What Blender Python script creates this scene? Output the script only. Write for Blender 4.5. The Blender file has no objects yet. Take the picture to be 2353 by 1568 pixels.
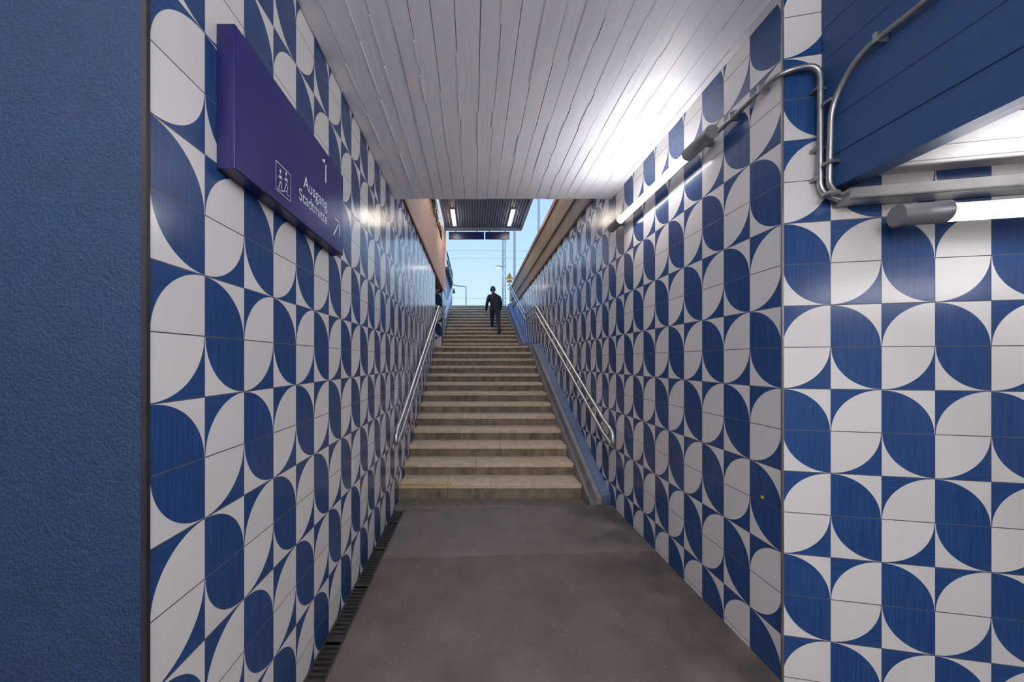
import bpy, math, random
from mathutils import Vector
random.seed(7)
S=bpy.context.scene
CZ=1.6
def R(z): return CZ+z
# ---------------------------------------------------------------- materials
def nt(name):
    m=bpy.data.materials.new(name); m.use_nodes=True
    t=m.node_tree; b=t.nodes['Principled BSDF']; return m,t,b
def mat(name,c1,c2=None,scale=4,rough=.5,metal=0,bump=0,bscale=60,rough2=None,stretch=(1,1,1),spec=None,detail=4):
    m,t,b=nt(name); N=t.nodes; L=t.links
    tc=N.new('ShaderNodeTexCoord'); mp=N.new('ShaderNodeMapping'); mp.inputs['Scale'].default_value=stretch
    L.new(tc.outputs['Object'],mp.inputs['Vector'])
    if c2 is None: c2=tuple(x*.85 for x in c1)
    n=N.new('ShaderNodeTexNoise'); n.inputs['Scale'].default_value=scale; n.inputs['Detail'].default_value=detail+3
    n.inputs['Roughness'].default_value=.62
    L.new(mp.outputs['Vector'],n.inputs['Vector'])
    r=N.new('ShaderNodeValToRGB'); r.color_ramp.elements[0].position=.32; r.color_ramp.elements[1].position=.68
    r.color_ramp.elements[0].color=(*c2,1); r.color_ramp.elements[1].color=(*c1,1)
    L.new(n.outputs['Fac'],r.inputs['Fac']); L.new(r.outputs['Color'],b.inputs['Base Color'])
    b.inputs['Roughness'].default_value=rough; b.inputs['Metallic'].default_value=metal
    if spec is not None: b.inputs['Specular IOR Level'].default_value=spec
    if bump:
        n2=N.new('ShaderNodeTexNoise'); n2.inputs['Scale'].default_value=bscale; n2.inputs['Detail'].default_value=5
        L.new(mp.outputs['Vector'],n2.inputs['Vector'])
        bp=N.new('ShaderNodeBump'); bp.inputs['Strength'].default_value=bump; bp.inputs['Distance'].default_value=.01
        L.new(n2.outputs['Fac'],bp.inputs['Height']); L.new(bp.outputs['Normal'],b.inputs['Normal'])
    return m
def emis(name,c,s):
    m,t,b=nt(name)
    b.inputs['Base Color'].default_value=(.9,.9,.9,1)
    b.inputs['Emission Color'].default_value=(*c,1); b.inputs['Emission Strength'].default_value=s
    return m
def tile_mat():
    m,t,b=nt('patterned_tile'); N=t.nodes; L=t.links
    uv=N.new('ShaderNodeUVMap'); uv.uv_map='UVMap'
    sp=N.new('ShaderNodeSeparateXYZ'); L.new(uv.outputs['UV'],sp.inputs[0])
    def M(op,a,b_=None,c=None):
        n=N.new('ShaderNodeMath'); n.operation=op
        for k,v in enumerate((a,b_,c)):
            if v is None: continue
            if isinstance(v,(int,float)): n.inputs[k].default_value=v
            else: L.new(v,n.inputs[k])
        return n.outputs[0]
    u,v=sp.outputs[0],sp.outputs[1]
    i=M('FLOOR',u); fu=M('SUBTRACT',u,i); j=M('FLOOR',v); fv=M('SUBTRACT',v,j)
    k=M('FLOOR',M('MULTIPLY',M('ADD',j,.25),.5))
    r=M('SUBTRACT',j,M('MULTIPLY',k,2.0))
    ik=M('ADD',M('ADD',i,k),.25)
    p=M('FLOOR',M('SUBTRACT',ik,M('MULTIPLY',M('FLOOR',M('MULTIPLY',ik,.5)),2.0)))
    cx=M('ABSOLUTE',M('SUBTRACT',r,p)); cy=M('SUBTRACT',1.0,r)
    dx=M('SUBTRACT',fu,cx); dy=M('SUBTRACT',fv,cy)
    d=M('SQRT',M('ADD',M('MULTIPLY',dx,dx),M('MULTIPLY',dy,dy)))
    inside=N.new('ShaderNodeMapRange'); inside.inputs['From Min'].default_value=.992; inside.inputs['From Max'].default_value=.984
    L.new(d,inside.inputs['Value']); ins=inside.outputs[0]
    wh=M('ABSOLUTE',M('SUBTRACT',ins,p))
    cv=N.new('ShaderNodeCombineXYZ'); L.new(M('MULTIPLY',u,26.0),cv.inputs[0]); L.new(M('MULTIPLY',v,1.0),cv.inputs[1])
    L.new(M('MULTIPLY',i,3.7),cv.inputs[2])
    n1=N.new('ShaderNodeTexNoise'); n1.inputs['Scale'].default_value=1; n1.inputs['Detail'].default_value=4; L.new(cv.outputs[0],n1.inputs['Vector'])
    cv2=N.new('ShaderNodeCombineXYZ'); L.new(M('MULTIPLY',u,1.2),cv2.inputs[0]); L.new(M('MULTIPLY',v,26.0),cv2.inputs[1]); L.new(M('MULTIPLY',j,3.1),cv2.inputs[2])
    n2=N.new('ShaderNodeTexNoise'); n2.inputs['Scale'].default_value=1; n2.inputs['Detail'].default_value=4; L.new(cv2.outputs[0],n2.inputs['Vector'])
    mx=N.new('ShaderNodeMix'); mx.data_type='FLOAT'; L.new(ins,mx.inputs[0]); L.new(n2.outputs['Fac'],mx.inputs[2]); L.new(n1.outputs['Fac'],mx.inputs[3])
    rb=N.new('ShaderNodeValToRGB'); e=rb.color_ramp.elements
    e[0].position=.25; e[0].color=(.011,.040,.138,1); e[1].position=.80; e[1].color=(.023,.076,.225,1)
    L.new(mx.outputs[0],rb.inputs['Fac'])
    wn=N.new('ShaderNodeTexWhiteNoise'); wn.noise_dimensions='2D'
    cw=N.new('ShaderNodeCombineXYZ'); L.new(i,cw.inputs[0]); L.new(j,cw.inputs[1]); L.new(cw.outputs[0],wn.inputs['Vector'])
    rw=N.new('ShaderNodeValToRGB'); rw.color_ramp.elements[0].color=(.70,.68,.655,1); rw.color_ramp.elements[1].color=(.76,.735,.71,1)
    L.new(wn.outputs['Value'],rw.inputs['Fac'])
    mc=N.new('ShaderNodeMix'); mc.data_type='RGBA'; L.new(wh,mc.inputs[0]); L.new(rb.outputs[0],mc.inputs[6]); L.new(rw.outputs[0],mc.inputs[7])
    eu=M('MINIMUM',fu,M('SUBTRACT',1.0,fu)); ev=M('MINIMUM',fv,M('SUBTRACT',1.0,fv))
    gg=M('MAXIMUM',M('LESS_THAN',ev,.010),M('MULTIPLY',M('LESS_THAN',eu,.006),.7))
    mg=N.new('ShaderNodeMix'); mg.data_type='RGBA'; L.new(gg,mg.inputs[0]); L.new(mc.outputs[2],mg.inputs[6]); mg.inputs[7].default_value=(.07,.07,.08,1)
    L.new(mg.outputs[2],b.inputs['Base Color'])
    rr=M('ADD',M('MULTIPLY',gg,.5),.18); L.new(rr,b.inputs['Roughness'])
    nb=N.new('ShaderNodeTexNoise'); nb.inputs['Scale'].default_value=3; nb.inputs['Detail'].default_value=2; L.new(uv.outputs['UV'],nb.inputs['Vector'])
    h=M('SUBTRACT',M('MULTIPLY',nb.outputs['Fac'],.25),M('MULTIPLY',gg,.8))
    bp=N.new('ShaderNodeBump'); bp.inputs['Strength'].default_value=.3; bp.inputs['Distance'].default_value=.004
    L.new(h,bp.inputs['Height']); L.new(bp.outputs['Normal'],b.inputs['Normal'])
    return m
TILE=tile_mat()
CONC=mat('raw_concrete',(.36,.33,.29),(.24,.22,.19),5,.85,bump=.4,bscale=40)
CEILM=mat('white_painted_boards',(.86,.85,.87),(.80,.79,.81),3,.45,bump=.25,bscale=9,stretch=(5,.5,5))
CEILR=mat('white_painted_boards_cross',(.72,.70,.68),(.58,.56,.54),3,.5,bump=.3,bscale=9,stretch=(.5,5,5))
SEAM=mat('ceiling_seam',(.16,.155,.155),(.1,.095,.095),8,.8)
STUC=mat('blue_stucco',(.0062,.029,.078),(.0050,.024,.067),6,.75,bump=.6,bscale=110)
FASC=mat('blue_painted_boards',(.022,.070,.19),(.018,.058,.165),5,.5,bump=.25,bscale=10,stretch=(4,.5,4))
def floor_mat(name,a,b_):
    m=mat(name,a,b_,3.2,.6,bump=.35,bscale=90,detail=8)
    t=m.node_tree; N=t.nodes; L=t.links; b=N['Principled BSDF']
    base=b.inputs['Base Color'].links[0].from_socket
    tc=N.new('ShaderNodeTexCoord')
    vo=N.new('ShaderNodeTexVoronoi'); vo.inputs['Scale'].default_value=26; L.new(tc.outputs['Object'],vo.inputs['Vector'])
    lt=N.new('ShaderNodeMath'); lt.operation='LESS_THAN'; lt.inputs[1].default_value=.12; L.new(vo.outputs['Distance'],lt.inputs[0])
    wn=N.new('ShaderNodeTexWhiteNoise'); L.new(vo.outputs['Color'],wn.inputs['Vector'])
    g=N.new('ShaderNodeMath'); g.operation='GREATER_THAN'; g.inputs[1].default_value=.65; L.new(wn.outputs['Value'],g.inputs[0])
    mu=N.new('ShaderNodeMath'); mu.operation='MULTIPLY'; L.new(lt.outputs[0],mu.inputs[0]); L.new(g.outputs[0],mu.inputs[1])
    mu2=N.new('ShaderNodeMath'); mu2.operation='MULTIPLY'; mu2.inputs[1].default_value=.4; L.new(mu.outputs[0],mu2.inputs[0])
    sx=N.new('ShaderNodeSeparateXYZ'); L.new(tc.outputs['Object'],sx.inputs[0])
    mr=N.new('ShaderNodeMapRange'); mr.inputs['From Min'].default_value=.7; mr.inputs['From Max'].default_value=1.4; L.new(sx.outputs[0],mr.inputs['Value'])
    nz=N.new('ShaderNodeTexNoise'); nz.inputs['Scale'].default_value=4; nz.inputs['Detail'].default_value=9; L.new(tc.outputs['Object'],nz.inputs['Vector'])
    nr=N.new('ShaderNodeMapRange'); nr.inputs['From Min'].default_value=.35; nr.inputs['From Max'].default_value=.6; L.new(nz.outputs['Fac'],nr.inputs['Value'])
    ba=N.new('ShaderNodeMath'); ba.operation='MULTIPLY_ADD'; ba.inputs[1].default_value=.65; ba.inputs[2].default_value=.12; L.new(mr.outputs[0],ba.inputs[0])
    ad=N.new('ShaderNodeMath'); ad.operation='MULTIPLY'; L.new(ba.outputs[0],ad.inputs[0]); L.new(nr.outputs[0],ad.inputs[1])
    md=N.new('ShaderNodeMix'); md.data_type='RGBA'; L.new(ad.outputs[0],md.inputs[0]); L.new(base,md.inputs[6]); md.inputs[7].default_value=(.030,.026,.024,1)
    ms=N.new('ShaderNodeMix'); ms.data_type='RGBA'; L.new(mu2.outputs[0],ms.inputs[0]); L.new(md.outputs[2],ms.inputs[6]); ms.inputs[7].default_value=(.35,.32,.29,1)
    L.new(ms.outputs[2],b.inputs['Base Color'])
    return m
FL1=floor_mat('asphalt_floor',(.150,.120,.104),(.095,.076,.067))
FL2=floor_mat('asphalt_floor_patch',(.185,.156,.137),(.125,.106,.094))
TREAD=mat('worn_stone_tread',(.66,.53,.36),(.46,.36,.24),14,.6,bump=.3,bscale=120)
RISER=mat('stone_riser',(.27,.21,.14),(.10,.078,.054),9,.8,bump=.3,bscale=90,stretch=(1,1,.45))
STEEL=mat('brushed_steel',(.72,.71,.70),(.62,.61,.60),20,.34,metal=1)
GALV=mat('galvanised_steel',(.44,.44,.43),(.34,.34,.34),12,.38,metal=.9)
CAPM=mat('grey_lamp_cap',(.26,.26,.27),(.22,.22,.23),8,.4,metal=.4)
IRON=mat('cast_iron',(.05,.046,.044),(.03,.027,.026),20,.55,metal=.3)
PIT=mat('drain_pit',(.008,.008,.008),None,5,.9)
SIGNB=mat('sign_blue',(.010,.011,.15),(.009,.010,.135),2,.22)
SIGND=mat('sign_edge_dark',(.006,.007,.08),(.005,.006,.065),2,.35)
WHITE=mat('sign_white',(.85,.85,.87),(.82,.82,.84),2,.4)
PEACH=mat('peach_plaster',(.66,.41,.32),(.56,.35,.27),4,.8,bump=.2,bscale=60)
COPPER=mat('copper_trim',(.30,.13,.09),(.22,.09,.06),6,.5,metal=.3)
CONP=mat('parapet_concrete',(.36,.30,.23),(.24,.195,.15),7,.85,bump=.4,bscale=40,stretch=(1,.4,1))
CORR=mat('canopy_metal',(.20,.225,.30),(.17,.19,.26),3,.45,metal=.2)
POSTM=mat('post_grey',(.55,.56,.58),(.48,.49,.5),5,.4,metal=.3)
DKM=mat('dark_steel',(.05,.08,.12),(.04,.06,.09),5,.5)
BLUEP=mat('blue_painted_plinth',(.10,.16,.28),(.065,.11,.21),8,.4,bump=.1,bscale=30)
GUT=mat('grey_metal_channel',(.30,.285,.28),(.18,.17,.168),7,.5,metal=.1,bump=.15,bscale=40)
TRIMD=mat('dark_trim',(.03,.03,.035),(.02,.02,.025),8,.5,metal=.3)
BLACK=mat('black_paint',(.01,.01,.012),None,5,.5)
YEL=mat('warning_yellow',(.85,.55,.03),(.8,.5,.02),5,.5)
TUBE=emis('tube_glow',(.98,.97,1),46)
TUBES=emis('passage_tube_glow',(.98,.97,1),26)
TUBE_FILL=emis('added_fill_tube_glow',(.97,.96,1),66)  # glow of the added, unseen lamps that brighten the junction
TUBE2=emis('canopy_lamp_glow',(1,.88,.74),42)
# ---------------------------------------------------------------- mesh builder
def link(o,parent=None):
    S.collection.objects.link(o)
    if parent: o.parent=parent
    return o
def empty(name):
    e=bpy.data.objects.new(name,None); e.empty_display_size=.1; return link(e)
class MB:
    def __init__(s): s.v=[];s.f=[];s.m=[];s.uv=[]
    def face(s,pts,m=0,uv=None):
        b=len(s.v); s.v+= [tuple(p) for p in pts]; s.f.append(list(range(b,b+len(pts)))); s.m.append(m); s.uv.append(uv or [(0.3,0.3)]*len(pts))
    def hexa(s,P,m=0):
        b=len(s.v); s.v+=[tuple(p) for p in P]
        for q in ((3,2,1,0),(4,5,6,7),(0,1,5,4),(1,2,6,5),(2,3,7,6),(3,0,4,7)):
            s.f.append([b+k for k in q]); s.m.append(m); s.uv.append([(0.3,0.3)]*4)
    def box(s,x0,x1,y0,y1,z0,z1,m=0):
        s.hexa([(x0,y0,z0),(x1,y0,z0),(x1,y1,z0),(x0,y1,z0),(x0,y0,z1),(x1,y0,z1),(x1,y1,z1),(x0,y1,z1)],m)
    def build(s,name,mats,parent=None,bevel=0,smooth=False):
        me=bpy.data.meshes.new(name); me.from_pydata(s.v,[],s.f)
        for mm in mats: me.materials.append(mm)
        ul=me.uv_layers.new(name='UVMap'); k=0
        for p,mi,uv in zip(me.polygons,s.m,s.uv):
            p.material_index=mi; p.use_smooth=smooth
            for li,c in zip(p.loop_indices,uv): ul.data[li].uv=c
        me.update()
        o=link(bpy.data.objects.new(name,me),parent)
        if bevel:
            b=o.modifiers.new('b','BEVEL'); b.width=bevel; b.segments=2; b.limit_method='ANGLE'
        return o
def fillet(pts,r,n=6):
    pts=[Vector(p) for p in pts]; out=[pts[0]]
    for i in range(1,len(pts)-1):
        a,b,c=pts[i-1],pts[i],pts[i+1]
        d1=(a-b); d2=(c-b); rr=min(r,d1.length*.45,d2.length*.45)
        p1=b+d1.normalized()*rr; p2=b+d2.normalized()*rr
        for k in range(n+1):
            t=k/n; out.append(p1*(1-t)**2+b*2*t*(1-t)+p2*t*t)
    out.append(pts[-1]); return out
def sweep(mb,pts,r,seg=14,m=0,cap=True):
    pts=[Vector(p) for p in pts]; n=len(pts); b0=len(mb.v)
    up=None
    for i,p in enumerate(pts):
        t=(pts[min(i+1,n-1)]-pts[max(i-1,0)]).normalized()
        if up is None:
            up=Vector((0,0,1)) if abs(t.z)<.9 else Vector((1,0,0))
        up=(up-t*up.dot(t)); 
        if up.length<1e-4: up=t.orthogonal()
        up.normalize(); s=t.cross(up)
        for k in range(seg):
            a=2*math.pi*k/seg; mb.v.append(tuple(p+(up*math.cos(a)+s*math.sin(a))*r))
    for i in range(n-1):
        for k in range(seg):
            k2=(k+1)%seg
            mb.f.append([b0+i*seg+k,b0+i*seg+k2,b0+(i+1)*seg+k2,b0+(i+1)*seg+k]); mb.m.append(m); mb.uv.append([(0,0)]*4)
    if cap:
        mb.f.append([b0+k for k in range(seg)]); mb.m.append(m); mb.uv.append([(0,0)]*seg)
        mb.f.append([b0+(n-1)*seg+k for k in reversed(range(seg))]); mb.m.append(m); mb.uv.append([(0,0)]*seg)
def tube(name,pts,r,material,parent=None,seg=14):
    mb=MB(); sweep(mb,pts,r,seg); o=mb.build(name,[material],parent)
    for p in o.data.polygons: p.use_smooth=len(p.vertices)==4
    return o
def tiled_wall(name,a,b,z0,z1,u0,u1,v0,th,out,thick=.2):
    mb=MB(); ax,ay=a; bx,by=b; ox,oy=out[0]*thick,out[1]*thick
    V0=(z0-v0)/th; V1=(z1-v0)/th
    mb.face([(ax,ay,z0),(bx,by,z0),(bx,by,z1),(ax,ay,z1)],0,[(u0,V0),(u1,V0),(u1,V1),(u0,V1)])
    A2=(ax+ox,ay+oy); B2=(bx+ox,by+oy)
    mb.face([(B2[0],B2[1],z0),(A2[0],A2[1],z0),(A2[0],A2[1],z1),(B2[0],B2[1],z1)],1)
    mb.face([(ax,ay,z1),(bx,by,z1),(B2[0],B2[1],z1),(A2[0],A2[1],z1)],1)
    mb.face([(A2[0],A2[1],z0),(ax,ay,z0),(ax,ay,z1),(A2[0],A2[1],z1)],1)
    mb.face([(bx,by,z0),(B2[0],B2[1],z0),(B2[0],B2[1],z1),(bx,by,z1)],1)
    return mb.build(name,[TILE,CONC])
# ---------------------------------------------------------------- dimensions
XL=-.866; XR=1.5; YL=.944; YR=1.718; HC=R(1.76); YC=3.84
tl=.1952; tlv=.1956; v0l=R(-.116); tr=.2; v0r=R(-.1333)
zb=-.25
tiled_wall('wall_left',(XL,YL),(XL,8.0),zb,R(1.99),0,(8-YL)/tl,v0l,tlv,(-1,0))
tiled_wall('wall_right',(XR,13.9),(XR,YR),zb,R(2.02),-(13.9-YR)/tr,0,v0r,tr,(1,0))
ca,sa=math.cos(math.radians(11.5)),math.sin(math.radians(11.5))
SL=3.7
def W(s,off=0.0,z=0.0):
    return (XR+ca*s-sa*off, YR-sa*s-ca*off, z)
tiled_wall('wall_side_passage',(XR,YR),W(SL)[:2],zb,R(2.0),0,SL/tr,v0r,tr,(sa,ca))
tiled_wall('wall_landing',(-2.6,9.65),(XL,9.65),R(-.2),R(1.97),-(2.6+XL)/tr,0,v0r,tr,(0,1))
tiled_wall('wall_left_upper',(XL,9.66),(XL,13.0),R(.2),R(1.97),0,(13-9.66)/tl,v0l,tlv,(-1,0))
mb=MB(); mb.box(-2.8,-2.6,7.8,9.9,R(-.2),R(1.97)); mb.build('wall_landing_side',[CONC])
mb=MB(); mb.box(-2.6,XL-.2,7.8,8.0,R(-.2),R(1.97)); mb.build('wall_landing_front',[CONC])
mb=MB(); mb.box(-2.8,XL-.24,7.8,9.85,R(1.98),R(2.2)); mb.build('ceiling_landing',[CEILM])
mb=MB(); mb.box(-3.2,XL-.006,YL-.004,YL+.25,zb,R(2.0)); mb.build('wall_stucco',[STUC])
mb=MB(); mb.box(-3.2,-3.0,-2.7,YL,zb,R(2.0)); mb.build('wall_far_left',[STUC])
mb=MB(); mb.box(-3.2,5.4,-2.7,-2.5,zb,R(2.0)); mb.build('wall_back',[CEILM])
mb=MB(); mb.box(5.1,5.3,-2.5,1.6,zb,R(2.0)); mb.build('wall_far_right',[CEILM])
mb=MB(); mb.box(XL-.012,XL+.003,YL-.012,YL-.0,zb+.2,HC); mb.build('trim_1',[TRIMD])
mb=MB(); mb.box(XR-.004,XR+.004,YR-.006,YR+.002,zb+.2,HC); mb.build('trim_2',[GALV])
def fz(x): return -.0044+.0296*x
mb=MB()
def slab(mb,x0,x1,y0,y1,m,dz=0):
    mb.hexa([(x0,y0,fz(x0)-.3),(x1,y0,fz(x1)-.3),(x1,y1,fz(x1)-.3),(x0,y1,fz(x0)-.3),(x0,y0,fz(x0)+dz),(x1,y0,fz(x1)+dz),(x1,y1,fz(x1)+dz),(x0,y1,fz(x0)+dz)],m)
XD=-.752
slab(mb,XD,XR+.02,-2.5,2.897,0); slab(mb,XD,XR+.02,2.902,3.84,1)
slab(mb,XD,XR+.02,2.88,2.92,0,-.004)
slab(mb,-3.1,XD,-2.5,.05,0); slab(mb,-3.1,XL,.04,YL+.1,0)
slab(mb,XR+.02,5.3,-2.5,1.8,0)
mb.build('floor',[FL1,FL2])
mb=MB()
y=.1
mb.box(XL+.002,XD,.05,3.84,-.12,fz(XL)-.03,1)
mb.box(XL+.002,XL+.014,.05,3.84,-.1,fz(XL)+.003,0); mb.box(XD-.012,XD,.05,3.84,-.1,fz(XD)+.003,0)
while y<3.82:
    mb.box(XL+.014,XD-.012,y,y+.016,-.07,fz(-.8)+.001,0); y+=.036
    if int(y/.036)%14==0: mb.box(XL+.014,XD-.012,y,y+.03,-.07,fz(-.8)+.002,0)
mb.build('drain_channel',[IRON,PIT])
mb=MB()
mb.box(XL+.005,1.32,3.84,4.10,-.15,-.035,1)
mb.box(XL+.005,1.32,3.84,3.855,-.1,.012,0); mb.box(XL+.005,1.32,4.06,4.075,-.1,.012,0)
x=XL+.01
while x<1.31:
    mb.box(x,x+.009,3.855,4.06,-.05,.008,0); x+=.022
for k in range(8): mb.box(XL+.01,1.32,3.862+k*.026,3.870+k*.026,-.05,.009,0)
for xx in (-.35,.2,.75): mb.box(xx,xx+.012,3.85,4.07,-.05,.013,0)
GRT=mat('grating_steel',(.24,.21,.19),(.16,.14,.125),20,.5,metal=.3)
mb.build('floor_grating',[GRT,PIT])
# ---------------------------------------------------------------- ceiling
mb=MB()
edges=[-3.0]
while edges[-1]<1.66: 
    edges.append(edges[-1]+random.choice((.095,.11,.12,.13)))
for a,b in zip(edges[:-1],edges[1:]):
    segs=[(a,b)]
    for cut in (XL,XR,1.655):
        new=[]
        for s0,s1 in segs:
            if s0<cut<s1: new+=[(s0,cut),(cut,s1)]
            else: new.append((s0,s1))
        segs=new
    dz=random.uniform(0,.006)
    for s0,s1 in segs:
        if s0>=1.655-1e-6: continue
        y1=YL if s1<=XL+1e-6 else (YC if s1<=XR+1e-6 else YR-.03)
        g=.0018
        mb.box(s0+g,s1-g,-2.5,y1,HC-.002+dz,HC+.05,0)
        yy=-1.0+random.random()
        while yy<y1-.2:
            l=random.uniform(.15,.7)
            if random.random()<.6:
                w_=random.uniform(.002,.005); mb.box(s1-g-w_,s1+g,yy,min(yy+l,y1),HC-random.uniform(.004,.007)+dz,HC+.03,0)
            yy+=l+random.uniform(.02,.2)
mb.box(-3.0,XL,-2.5,YL,HC+.02,R(2.02),1); mb.box(XL,XR,-2.5,YC-.01,HC+.02,R(2.3),1); mb.box(XR,1.9,-2.5,1.66,HC+.02,R(2.02),1)
mb.build('ceiling',[CEILM,SEAM])
mb=MB(); z=R(.80)
while z<HC:
    h=random.choice((.13,.15,.17)); h=min(h,HC-z); d=random.uniform(0,.006)
    mb.box(1.655+d,1.74,-2.5,YR-.035,z,z+h-.002,0); z+=h
mb.box(1.665,1.735,-2.5,YR-.04,R(.81),HC,0)
mb.build('blue_fascia_beam',[FASC])
mb=MB(); y=-2.5
while y<2.6:
    h=random.choice((.10,.12,.14)); dz=random.uniform(0,.006)
    mb.hexa([(1.74,y,R(.86)+dz),(5.2,y-.70,R(.86)+dz),(5.2,y+h-.002-.70,R(.86)+dz),(1.74,y+h-.002,R(.86)+dz),
             (1.74,y,R(.95)),(5.2,y-.70,R(.95)),(5.2,y+h-.002-.70,R(.95)),(1.74,y+h-.002,R(.95))],0); y+=h
    if y>1.64: break
mb.box(1.74,5.3,-2.5,1.66,R(.90),R(1.1),0)
mb.build('ceiling_side_passage',[CEILR,SEAM])
# ---------------------------------------------------------------- stairs
r1,t1=.1475,.3258; Y0=4.09; Z0=.175
r2,t2=.14,.34; Y2=9.7; Z2=R(.49)
XS=1.25
mb=MB()
def step(k,y,z,depth,rise,last=False):
    j=-.1+.9*((k*.37)%1)-.2
    for a,b in ((XL+.004,j-.0015),(j+.0015,XS)):
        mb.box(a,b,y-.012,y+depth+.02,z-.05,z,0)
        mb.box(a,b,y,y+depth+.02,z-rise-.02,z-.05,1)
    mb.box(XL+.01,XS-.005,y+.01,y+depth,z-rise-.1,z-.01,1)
for k in range(13):
    step(k,Y0+k*t1,Z0+k*r1,t1 if k<12 else Y2-Y0-12*t1,r1 if k else .2)
ZL=Z0+12*r1
mb.box(-2.6,XL,8.0,9.65,ZL-.2,ZL,0)
for k in range(13):
    step(k+5,Y2+k*t2,Z2+k*r2,t2 if k<12 else .5,r2)
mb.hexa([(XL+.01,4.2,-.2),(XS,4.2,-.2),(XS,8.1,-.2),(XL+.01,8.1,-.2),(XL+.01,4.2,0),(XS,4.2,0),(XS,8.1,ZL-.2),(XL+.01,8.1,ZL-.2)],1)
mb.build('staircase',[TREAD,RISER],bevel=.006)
mb=MB(); mb.box(XL+.02,-.25,Y0-.0135,Y0+.012,Z0-.012,Z0+.0015); mb.build('step_marking',[mat('yellow_marking',(.6,.42,.06),(.35,.27,.12),30,.6)])
mb=MB()
def slope(y):
    if y<8.0: return Z0+(y-Y0)*r1/t1
    if y<Y2-.1: return ZL+.02
    return Z2+(y-Y2)*r2/t2
def ramp(x0,x1,off,m,ys,off2=None):
    off2=off if off2 is None else off2
    for a,b in zip(ys[:-1],ys[1:]):
        za0=slope(a)+off; zb0=slope(b-1e-4)+off
        d=off2-off
        mb.hexa([(x0,a,za0-.4),(x1,a,za0-.4),(x1,b,zb0-.4),(x0,b,zb0-.4),(x0,a,za0),(x1,a,za0+d),(x1,b,zb0+d),(x0,b,zb0)],m)
ys=[3.86,4.9,6.0,7.0,8.0,9.6,11.0,12.4,13.9]
n=8; px=[1.252+i*(.115/n) for i in range(n+1)]
prof=[.10,.06,.015,-.01,-.012,.0,.035,.08,.09]
ramp(XS,1.262,.05,0,ys)
for i in range(n):
    ramp(px[i],px[i+1],prof[i]-.06,0,ys,off2=prof[i+1]-.06)
ramp(1.367,1.40,.03,0,ys,off2=.035)
ramp(1.40,XR-.001,.05,1,ys,off2=.075)
mb.build('bicycle_channel',[GUT,BLUEP])
# ---------------------------------------------------------------- handrails
def railing(name,x,wallx,sgn):
    e=empty(name)
    h=.9; 
    def P(y,dz): 
        if y<=8.0: z=Z0+(y-Y0)*r1/t1
        elif y<9.6: z=ZL
        else: z=ZL+(y-9.6)*r2/t2*1.0+.04
        return (x,y,z+dz)
    yt=3.72
    top=[P(yt+.1,h),P(8.0,h),P(9.6,h),P(13.9,h),(x,14.3,P(13.9,h)[2])]
    low=[P(yt+.1,h-.15),P(8.0,h-.15),P(9.6,h-.15),P(13.9,h-.15),(x,14.3,P(13.9,h-.15)[2])]
    loop=[top[1],P(yt+.15,h),(x,yt-.12,P(yt,h)[2]-.03),(x,yt-.14,P(yt,h)[2]-.17),P(yt+.12,h-.15),low[1]]
    tube('rail_loop',fillet(loop,.075,8),.021,STEEL,e)
    tube('upper_rail',fillet(top[1:],.15,6),.021,STEEL,e)
    tube('lower_rail',fillet(low[1:],.15,6),.021,STEEL,e)
    mbk=MB()
    for yy in (4.1,5.2,6.3,7.4,8.3,9.3,10.4,11.6,12.8):
        if sgn<0 and 8.0<yy<9.65: continue
        p=P(yy,h-.15); q=P(yy,h)
        sweep(mbk,[(x,yy,q[2]-.01),(x,yy,p[2]-.0)],.008,8)
        sweep(mbk,fillet([(x,yy,p[2]),(x,yy,p[2]-.06),(wallx,yy,p[2]-.06)],.03,5),.008,8)
        sweep(mbk,[(wallx,yy,p[2]-.06),(wallx-sgn*.008,yy,p[2]-.06)],.035,14)
    mbk.build('brackets',[STEEL],e)
    return e
railing('handrail',XR-.085,XR,1)
railing('handrail',XL+.08,XL,-1)
# ---------------------------------------------------------------- lamps & conduit
def lamp(name,p0,p1,r=.042,cap=.13,wall=(0,0,0),glow=None,shell=True,gr=.66):
    e=empty(name); p0=Vector(p0); p1=Vector(p1); d=(p1-p0).normalized(); wv=Vector(wall).normalized()
    tube('glow_tube',[p0+d*cap*.9,p1-d*cap*.9],r*gr,glow or TUBE,e,24)
    for i,(a,b) in enumerate(((p0,p0+d*cap),(p1-d*cap,p1))):
        tube('end_cap_%d'%(i+1),[a,a+(b-a)*.04,b],r,CAPM,e,28)
        c=(a+b)/2; tube('bracket_%d'%(i+1),[c,c+Vector(wall)],r*.45,CAPM,e,12)
    if not shell: return e
    s=d.cross(wv).normalized(); m=MB(); n=14; a0=p0+d*cap*.8; a1=p1-d*cap*.8
    for k in range(n):
        t0=math.radians(-78+156*k/n); t1_=math.radians(-78+156*(k+1)/n)
        q=lambda t,R_:(wv*math.cos(t)+s*math.sin(t))*R_
        R0,R1=r*.80,r*.88
        m.hexa([a0+q(t0,R0),a0+q(t1_,R0),a1+q(t1_,R0),a1+q(t0,R0),a0+q(t0,R1),a0+q(t1_,R1),a1+q(t1_,R1),a1+q(t0,R1)],0)
    m.build('reflector',[WHITE],e)
    return e
lamp('added_fill_lamp',(1.42,2.10,R(1.365)),(1.42,3.64,R(1.365)),wall=(.08,0,0),cap=.24)
a=Vector(W(.36,.12,R(.63))); b=Vector(W(1.95,.12,R(.63))); lamp('added_fill_lamp',a,b,wall=(sa*.12,ca*.12,0),cap=.17,r=.045,glow=TUBES,gr=.72)
lamp('added_fill_lamp',(1.575,-1.7,R(1.05)),(1.575,.30,R(1.05)),wall=(.08,0,0),glow=TUBE_FILL,r=.05,gr=.75)  # added lamp out of view, brightens ceiling and left wall
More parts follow.
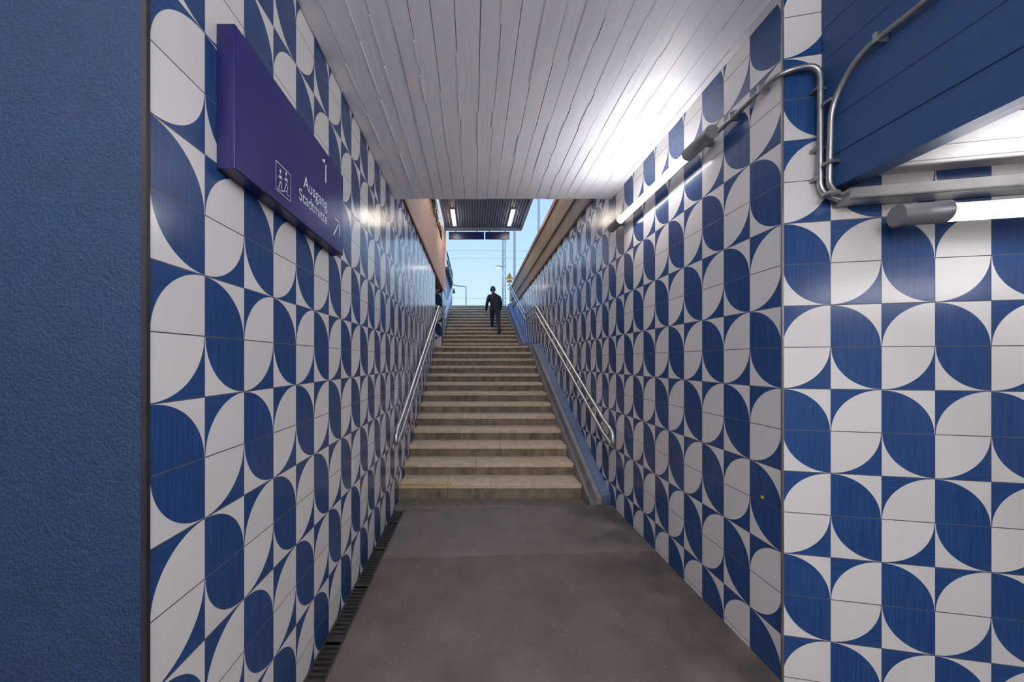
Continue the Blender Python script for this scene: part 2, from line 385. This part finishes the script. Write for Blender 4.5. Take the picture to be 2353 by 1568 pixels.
for (x,y) in ((-1.9,-1.0),(-.5,-1.5),(-1.9,-2.2)):
    lamp('added_fill_lamp',(x,y,R(1.45)),(x+1.6,y,R(1.45)),wall=(0,0,.31),glow=TUBE_FILL,shell=False,r=.045,gr=.75)  # added tubes behind the camera, extra fill light
lamp('added_fill_lamp',(2.6,-1.4,R(.74)),(4.2,-1.4,R(.74)),wall=(0,0,.12),shell=False,glow=TUBES)  # added tube out of view, more fill from the passage
e=empty('cable_conduit')
zc=R(1.385)
p1=[(1.455,2.12,R(1.365)),(1.468,1.95,zc-.005),(1.468,YR-.02,zc),W(.135,.036,zc+.012),W(.135,.036,R(.80)),W(.20,.036,R(.745)),W(.30,.05,R(.745))]
tube('conduit_1',fillet(p1,.09,9),.0125,GALV,e)
p2=[(1.63,-2.4,R(1.30)),(1.63,1.50,R(1.30)),(1.632,1.612,R(1.17)),(1.632,1.622,R(.80)),W(.215,.05,R(.755)),W(.3,.05,R(.755))]
tube('conduit_2',fillet(p2,.10,9),.0115,GALV,e)
mb=MB()
for p in ((1.468,1.80,zc),(1.468,2.0,zc-.003)): mb.box(p[0]-.02,XR,p[1]-.008,p[1]+.008,p[2]-.02,p[2]+.02)
for zz in (1.28,1.0,.86):
    c=W(.135,.018,R(zz)); mb.box(c[0]-.022,c[0]+.022,c[1]-.022,c[1]+.018,R(zz)-.008,R(zz)+.008)
    mb.box(1.612,1.66,1.595,1.64,R(zz)-.1,R(zz)-.085)
for yy in (1.42,1.0,.5): mb.box(1.61,1.66,yy-.008,yy+.008,R(1.28),R(1.32))
mb.build('clamps',[GALV],e,bevel=.002)
mb=MB()
def wbox(s0,s1,o0,o1,z0,z1,m=0):
    P=[W(s0,o1,z0),W(s1,o1,z0),W(s1,o0,z0),W(s0,o0,z0),W(s0,o1,z1),W(s1,o1,z1),W(s1,o0,z1),W(s0,o0,z1)]; mb.hexa(P,m)
wbox(.21,SL,.0,.10,R(.725),R(.733)); wbox(.21,SL,.094,.10,R(.725),R(.775)); wbox(.21,SL,.0,.006,R(.725),R(.775)); wbox(.205,.213,.0,.10,R(.725),R(.775))
mb.build('cable_trunking',[GALV])
# ---------------------------------------------------------------- sign
e=empty('exit_sign')
SX=-.804
mb=MB(); mb.box(XL,SX,1.19,2.176,R(.648),R(1.137)); mb.build('sign_box',[SIGND],e,bevel=.002)
mb=MB(); mb.box(SX,SX+.002,1.193,2.173,R(.651),R(1.134)); mb.build('sign_face',[SIGNB],e)
def stroke(mb,pts,w,X=SX+.0035,closed=False,rnd=True):
    if closed: pts=pts+[pts[0]]
    for (a,b),(c,d) in zip(pts[:-1],pts[1:]):
        L=math.hypot(c-a,d-b) or 1; nx,ny=-(d-b)/L*w/2,(c-a)/L*w/2
        mb.face([(X,a+nx,b+ny),(X,a-nx,b-ny),(X,c-nx,d-ny),(X,c+nx,d+ny)])
    if rnd:
        for a,b in pts: disc(mb,a,b,w/2,X)
def disc(mb,a,b,r,X=SX+.0035):
    mb.face([(X,a+r*math.cos(t*math.pi/8),b+r*math.sin(t*math.pi/8)) for t in range(16)])
def text(s,y0,y1,z0,z1,name):
    cu=bpy.data.curves.new(name,'FONT'); cu.body=s; cu.size=1; cu.extrude=0
    o=bpy.data.objects.new('tmp',cu); S.collection.objects.link(o)
    bpy.context.view_layer.update()
    me=bpy.data.meshes.new_from_object(o.evaluated_get(bpy.context.evaluated_depsgraph_get()))
    bpy.data.objects.remove(o)
    xs=[v.co.x for v in me.vertices]; yy=[v.co.y for v in me.vertices]
    mnx,mxx,mny,mxy=min(xs),max(xs),min(yy),max(yy)
    k=(y1-y0)/(mxx-mnx)
    for v in me.vertices:
        v.co=(SX+.003,y0+(v.co.x-mnx)*k,z0+v.co.y*k*1.08)
    me.materials.clear(); me.materials.append(WHITE)
    return link(bpy.data.objects.new(name,me),e)
mb=MB(); stroke(mb,[(1.915,R(.966)),(1.915,R(1.09))],.016,rnd=False)
mb.face([(SX+.0035,1.923,R(1.09)),(SX+.0035,1.909,R(1.09)),(SX+.0035,1.893,R(1.080)),(SX+.0035,1.872,R(1.074)),(SX+.0035,1.872,R(1.062)),(SX+.0035,1.923,R(1.066))])
mb.build('platform_number',[WHITE],e)
text('Ausgang',1.665,1.935,R(.822),None,'text_ausgang')
text('Stadtmitte',1.625,1.935,R(.745),None,'text_stadtmitte')
mb=MB()
py0,pz0,ps=1.432,R(.698),.116
stroke(mb,[(py0,pz0),(py0+ps,pz0),(py0+ps,pz0+ps),(py0,pz0+ps)],.0028,closed=True)
def fig(ox,oz):
    q=lambda a,b:(py0+ox+a,pz0+oz+b)
    disc(mb,*q(.0,.078),.0065)
    stroke(mb,[q(0,.064),q(0,.042)],.013)
    stroke(mb,[q(0,.042),q(.010,.026),q(.009,.009)],.0055); stroke(mb,[q(0,.042),q(-.004,.022),q(-.012,.006)],.0055)
    stroke(mb,[q(.003,.066),q(.013,.048)],.004); stroke(mb,[q(-.003,.066),q(-.013,.046)],.004)
fig(.033,.012); fig(.078,.024)
stroke(mb,[(py0+.012,pz0+.010),(py0+.045,pz0+.010),(py0+.05,pz0+.018),(py0+.062,pz0+.018),(py0+.066,pz0+.026),(py0+.085,pz0+.026),(py0+.09,pz0+.018),(py0+.104,pz0+.018)],.0035)
stroke(mb,[(2.02,R(.722)),(2.105,R(.822))],.011,rnd=False)
stroke(mb,[(2.04,R(.824)),(2.107,R(.824)),(2.107,R(.742))],.011)
mb.build('pictograms',[WHITE],e)
mb=MB(); mb.box(XR-.0015,XR,1.825,1.843,R(-.715),R(-.700)); mb.build('yellow_sticker',[YEL])
# ---------------------------------------------------------------- outside structures
mb=MB(); mb.box(-1.15,XL+.01,YC,9.86,R(1.99),R(3.72)); mb.box(-1.1,XL+.03,YC,9.87,R(1.96),R(2.03),1)
mb.box(-1.1,XL+.025,9.80,9.88,R(2.0),R(3.7),0)
mb.build('peach_building_wall',[PEACH,COPPER],bevel=.004)
mb=MB()
yy=6.7
for k in range(11):
    z0_=R(3.12); h=.26
    mb.box(XL+.03,XL+.055,yy,yy+.035,z0_,z0_+h)
    if k%3!=1: mb.box(XL+.03,XL+.055,yy,yy+.13,z0_+h-.035,z0_+h)
    if k%2==0: mb.box(XL+.03,XL+.055,yy,yy+.12,z0_+h*.45,z0_+h*.45+.035)
    if k%3==0: mb.box(XL+.03,XL+.055,yy+.10,yy+.135,z0_,z0_+h)
    mb.box(XL,XL+.03,yy+.01,yy+.025,z0_+.1,z0_+.12)
    yy+=.235
mb.build('wall_lettering',[BLACK])
tube('downpipe',fillet([(XL+.06,9.95,R(3.68)),(XL+.06,9.95,R(3.2)),(XL+.04,9.95,R(2.9)),(XL+.04,9.95,R(2.0))],.1,5),.035,PEACH)
mb=MB()
mb.box(1.46,1.8,YC,13.6,R(2.02),R(2.30),0); mb.box(1.43,1.8,YC,13.6,R(2.30),R(2.72),0); mb.box(1.405,1.82,YC,13.65,R(2.72),R(2.82),1)
mb.build('stair_parapet',[CONP,COPPER],bevel=.006)
e=empty('stair_canopy')
mb=MB(); mb.box(XL+.06,1.33,5.0,9.9,R(3.75),R(3.95))
x=XL+.07
while x<1.31:
    mb.box(x,x+.035,5.02,9.88,R(3.725),R(3.751)); x+=.065
mb.box(XL+.04,1.35,9.86,9.93,R(3.66),R(3.98)); mb.box(1.31,1.36,5.0,9.93,R(3.68),R(3.98))
mb.build('canopy_deck',[CORR],e)
k=0
for y in (8.6,5.6):  # nearer pair is added and unseen, to brighten the stairs
    for x in (-.51,.97):
        k+=1
        mb=MB(); mb.box(x-.05,x+.05,y,y+1.02,R(3.69),R(3.725)); mb.build('lamp_housing_%d'%k,[POSTM],e)
        mb=MB(); mb.box(x-.04,x+.04,y+.02,y+1.0,R(3.675),R(3.69)); mb.build('lamp_diffuser_%d'%k,[TUBE2],e)
e=empty('hanging_direction_sign')
mb=MB(); mb.box(-.70,.30,10.0,10.06,R(3.46),R(3.66)); mb.box(.335,1.02,10.0,10.06,R(3.46),R(3.66))
for x in (-.5,.1,.45,.9): mb.box(x-.01,x+.01,10.02,10.04,R(3.66),R(3.95),0)
mb.build('sign_panels',[SIGND],e)
def pole(mb,x,y,z0,z1,r,m=0): sweep(mb,[(x,y,z0),(x,y,z1)],r,12,m)
mb=MB(); pole(mb,1.60,13.75,R(2.1),R(5.6),.05); mb.build('canopy_post',[POSTM])
mb=MB(); pole(mb,2.75,14.9,R(2.2),R(8.5),.05); mb.build('canopy_post',[POSTM])
mb=MB()
pole(mb,1.66,20,R(2.2),R(7.2),.045); pole(mb,1.80,20,R(2.2),R(7.2),.03)
for k in range(14): 
    z=R(2.4+k*.35); sweep(mb,[(1.66,20,z),(1.80,20,z+.17)],.015,6); sweep(mb,[(1.80,20,z+.17),(1.66,20,z+.35)],.015,6)
sweep(mb,[(1.7,20,R(5.35)),(1.35,20,R(5.4))],.02,8)
mb.build('overhead_line_mast',[POSTM])
def slamp(x,y,h,arm,mm):
    e=empty('street_lamp'); mb=MB(); sweep(mb,fillet([(x,y,R(2.1)),(x,y,R(h)),(x+arm,y,R(h+.05))],.1,5),.03,10); mb.build('pole',[mm],e)
    mb=MB(); mb.box(x+arm-.22,x+arm+.05,y-.1,y+.1,R(h)-.01,R(h)+.07); mb.build('lamp_head',[mm],e,bevel=.02)
    mb=MB(); mb.box(x+arm-.19,x+arm+.0,y-.07,y+.07,R(h)-.03,R(h)-.01); mb.build('lamp_glow',[TUBE2],e)
slamp(-.40,19.0,4.0,-.55,POSTM); slamp(1.75,19.4,5.15,-.3,POSTM)
mb=MB()
for z,dz in ((6.35,-.1),(5.9,-.05),(3.6,.0)): sweep(mb,[(-9,20.3,R(z+.1)),(0,20.3,R(z)),(9,20.3,R(z+dz))],.008,6)
mb.build('overhead_wires',[POSTM])
mb=MB(); mb.box(-6,-1.45,18,24,R(2.1),R(4.6),0); mb.box(-6,-1.25,17.8,24,R(4.6),R(4.75),1)
for k in range(6): mb.box(-1.36,-1.33,17.9+k*.9,17.93+k*.9,R(4.75),R(5.55),1)
mb.box(-1.37,-1.32,17.9,23,R(5.5),R(5.55),1); mb.box(-1.37,-1.32,17.9,23,R(5.1),R(5.13),1)
mb.build('platform_building',[mat('pale_blue_render',(.22,.32,.45),(.18,.27,.4),2,.7),DKM])
mb=MB(); mb.box(-10,10,14.3,40,R(1.9),R(2.17)); mb.build('platform_ground',[FL2])
e=empty('warning_sign'); mb=MB()
cx,cy,cz=1.40,13.72,R(3.27)
def tri(s,y,m): mb.face([(cx-s,y,cz-s*.62),(cx+s,y,cz-s*.62),(cx,y,cz+s*1.1)],m)
tri(.15,cy,1); tri(.128,cy-.003,0)
mb.face([(cx-.01,cy-.006,cz+.08),(cx+.02,cy-.006,cz+.08),(cx-.0,cy-.006,cz+.01),(cx+.025,cy-.006,cz+.01),(cx-.015,cy-.006,cz-.07),(cx-.005,cy-.006,cz-.01),(cx-.03,cy-.006,cz-.01)],1)
mb.box(cx-.11,cx+.11,cy-.003,cy,cz-.22,cz-.12,0)
for k in range(3): mb.box(cx-.09,cx+.09,cy-.005,cy-.003,cz-.15-.025*k,cz-.14-.025*k,1)
sweep(mb,[(cx+.02,cy+.02,R(2.0)),(cx+.02,cy+.02,cz+.15)],.02,8,2)
mb.build('sign_plate',[YEL,BLACK,POSTM],e)
# ---------------------------------------------------------------- person
def skin(name,V,E,root,mats,sub=2):
    me=bpy.data.meshes.new(name); me.from_pydata([v[0] for v in V],E,[])
    o=bpy.data.objects.new(name,me); S.collection.objects.link(o)
    bpy.context.view_layer.objects.active=o
    md=o.modifiers.new('s','SKIN'); md.use_smooth_shade=True
    for i,v in enumerate(V):
        rr=v[1]; d=me.skin_vertices[0].data[i]; d.radius=(rr if isinstance(rr,tuple) else (rr,rr)); d.use_root=(i==root)
    sb=o.modifiers.new('ss','SUBSURF'); sb.levels=sub; sb.render_levels=sub
    bpy.context.view_layer.update()
    m2=bpy.data.meshes.new_from_object(o.evaluated_get(bpy.context.evaluated_depsgraph_get()))
    bpy.data.objects.remove(o); m2.materials.clear()
    for m in mats: m2.materials.append(m)
    for p in m2.polygons: p.use_smooth=True; p.material_index=0
    return m2
JACK=mat('dark_jacket',(.016,.018,.028),(.010,.011,.017),12,.8,bump=.3,bscale=30)
TROU=mat('dark_trousers',(.030,.034,.055),(.020,.022,.038),12,.85)
SHOE=mat('black_shoes',(.01,.01,.01),None,8,.5)
SKIN=mat('skin',(.55,.32,.22),(.5,.28,.19),10,.5)
HAIR=mat('knit_cap',(.03,.07,.16),(.02,.05,.12),30,.9,bump=.4,bscale=150)
P=empty('walking_person')
V=[((.66,10.83,3.24),(.135,.115)),
   ((.655,10.87,3.38),(.14,.115)),
   ((.645,10.93,3.53),(.165,.12)),
   ((.63,10.98,3.65),(.085,.085)),
   ((.62,11.02,3.735),(.055,.055)),
   ((.585,10.86,3.17),.10),
   ((.59,11.16,3.05),.075),
   ((.585,11.08,2.75),.052),
   ((.58,11.10,2.70),.046),
   ((.575,11.27,2.685),.036),
   ((.735,10.82,3.17),.10),
   ((.75,10.74,2.84),.072),
   ((.765,10.49,2.52),.05),
   ((.768,10.47,2.47),.045),
   ((.77,10.62,2.407),.034),
   ((.475,10.95,3.60),.068),
   ((.415,10.86,3.36),.052),
   ((.395,10.96,3.14),.036),
   ((.795,10.94,3.60),.068),
   ((.845,10.86,3.35),.052),
   ((.825,11.03,3.17),.036),
  ]
E=[(0,1),(1,2),(2,3),(3,4),(0,5),(5,6),(6,7),(7,8),(8,9),(0,10),(10,11),(11,12),(12,13),(13,14),(2,15),(15,16),(16,17),(2,18),(18,19),(19,20)]
me=skin('body',V,E,0,[JACK,TROU,SHOE])
for p in me.polygons:
    c=p.center
    if c.z<3.16 and .47<c.x<.80 : p.material_index=1
    if (c.y<10.72 and c.z<2.50) or (c.y>11.0 and c.z<2.75): p.material_index=2
link(bpy.data.objects.new('body',me),P)
import bmesh
def hand(w,s,fw):
    w=Vector(w); dn=Vector((0,.35,-.94)).normalized(); side=Vector((0,.94,.35)); inn=Vector((s,0,0))
    V=[(tuple(w-dn*.02),.026),(tuple(w+dn*.03),.032),(tuple(w+dn*.07),.034)]; E=[(0,1),(1,2)]
    m=skin('hand',V,E,1,[SKIN],1); obs=[m]
    for k in range(4):
        off=side*(.030-.02*k); L=(.062,.072,.068,.054)[k]
        a=w+dn*.065+off; b=a+dn*L*.45; c=b+(dn*.8+inn*.5).normalized()*L*.32; d=c+(dn*.5+inn*.8).normalized()*L*.25
        obs.append(skin('f',[(tuple(a),.0095),(tuple(b),.009),(tuple(c),.0085),(tuple(d),.007)],[(0,1),(1,2),(2,3)],0,[SKIN],1))
    a=w+dn*.03+side*.02; b=a+(side*.8+dn*.5+inn*.3)*.035; c=b+(dn+side*.2+inn*.2)*.035
    obs.append(skin('t',[(tuple(a),.013),(tuple(b),.011),(tuple(c),.009)],[(0,1),(1,2)],0,[SKIN],1))
    bm=bmesh.new()
    for m in obs: bm.from_mesh(m)
    m=bpy.data.meshes.new('hand'); bm.to_mesh(m); bm.free(); m.materials.append(SKIN)
    for p in m.polygons: p.use_smooth=True
    return m
link(bpy.data.objects.new('hand_l',hand((.392,10.975,3.12),1,0)),P)
link(bpy.data.objects.new('hand_r',hand((.822,11.045,3.15),-1,0)),P)
bm=bmesh.new(); bmesh.ops.create_uvsphere(bm,u_segments=48,v_segments=32,radius=1)
for v in bm.verts:
    x,y,z=v.co
    X=x*.076; Y=y*.096; Z=z*.115
    if z<0: X*=1-.28*(-z)**1.5; Y*=1-.12*(-z)
    if y>0:
        Y+= .022*math.exp(-((x/.14)**2+((z+.12)/.17)**2))
        Y-= .009*(math.exp(-(((x-.42)/.17)**2+((z-.05)/.11)**2))+math.exp(-(((x+.42)/.17)**2+((z-.05)/.11)**2)))
        Y+= .006*math.exp(-((x/.25)**2+((z+.48)/.06)**2)); Y-=.004*math.exp(-((x/.25)**2+((z+.42)/.03)**2))
        Y+= .008*math.exp(-((x/.3)**2+((z+.8)/.15)**2))
    v.co=(X,Y,Z)
for s in (-1,1):
    r=bmesh.ops.create_uvsphere(bm,u_segments=12,v_segments=8,radius=1)
    for v in r['verts']: v.co=(s*.078+v.co.x*.010,v.co.y*.018-.005,v.co.z*.030-.005)
    r=bmesh.ops.create_uvsphere(bm,u_segments=12,v_segments=8,radius=.012)
    for v in r['verts']: v.co=v.co+Vector((s*.031,.080,.006))
m=bpy.data.meshes.new('head'); bm.to_mesh(m); bm.free(); m.materials.append(SKIN)
for p in m.polygons: p.use_smooth=True
hd=link(bpy.data.objects.new('head',m),P); hd.location=(.605,11.055,3.825); hd.rotation_euler=(-.22,0,.12)
bm=bmesh.new(); bmesh.ops.create_uvsphere(bm,u_segments=40,v_segments=24,radius=1)
dl=[v for v in bm.verts if (v.co.z< -.05 and v.co.y>-.1) or v.co.z<-.55]
bmesh.ops.delete(bm,geom=dl,context='VERTS')
for v in bm.verts:
    x,y,z=v.co; v.co=(x*.084,y*.104-.003,z*.122+.004)
m=bpy.data.meshes.new('cap'); bm.to_mesh(m); bm.free(); m.materials.append(HAIR)
for p in m.polygons: p.use_smooth=True
cp=link(bpy.data.objects.new('knit_cap',m),P); cp.location=hd.location; cp.rotation_euler=hd.rotation_euler
sm=cp.modifiers.new('s','SOLIDIFY'); sm.thickness=.006
# ---------------------------------------------------------------- world
w=bpy.data.worlds.new('sky'); S.world=w; w.use_nodes=True
N=w.node_tree.nodes; L=w.node_tree.links; bg=N['Background']
tc=N.new('ShaderNodeTexCoord'); sp=N.new('ShaderNodeSeparateXYZ'); L.new(tc.outputs['Generated'],sp.inputs[0])
rp=N.new('ShaderNodeValToRGB'); el=rp.color_ramp.elements
el[0].position=.0; el[0].color=(.52,.66,.74,1); el[1].position=.75; el[1].color=(.22,.42,1.0,1)
e1=el.new(.33); e1.color=(.35,.53,.76,1)
L.new(sp.outputs[2],rp.inputs['Fac']); L.new(rp.outputs[0],bg.inputs['Color']); bg.inputs['Strength'].default_value=1.5
# ---------------------------------------------------------------- camera
cam=bpy.data.cameras.new('camera'); co=bpy.data.objects.new('camera',cam); S.collection.objects.link(co)
co.location=(0,0,CZ); co.rotation_euler=(math.pi/2,0,0)
cam.sensor_width=36; cam.lens=812/2353*36; cam.shift_x=88.5/2353; cam.shift_y=46/2353
cam.clip_start=.02
S.camera=co
S.view_settings.view_transform='Standard'
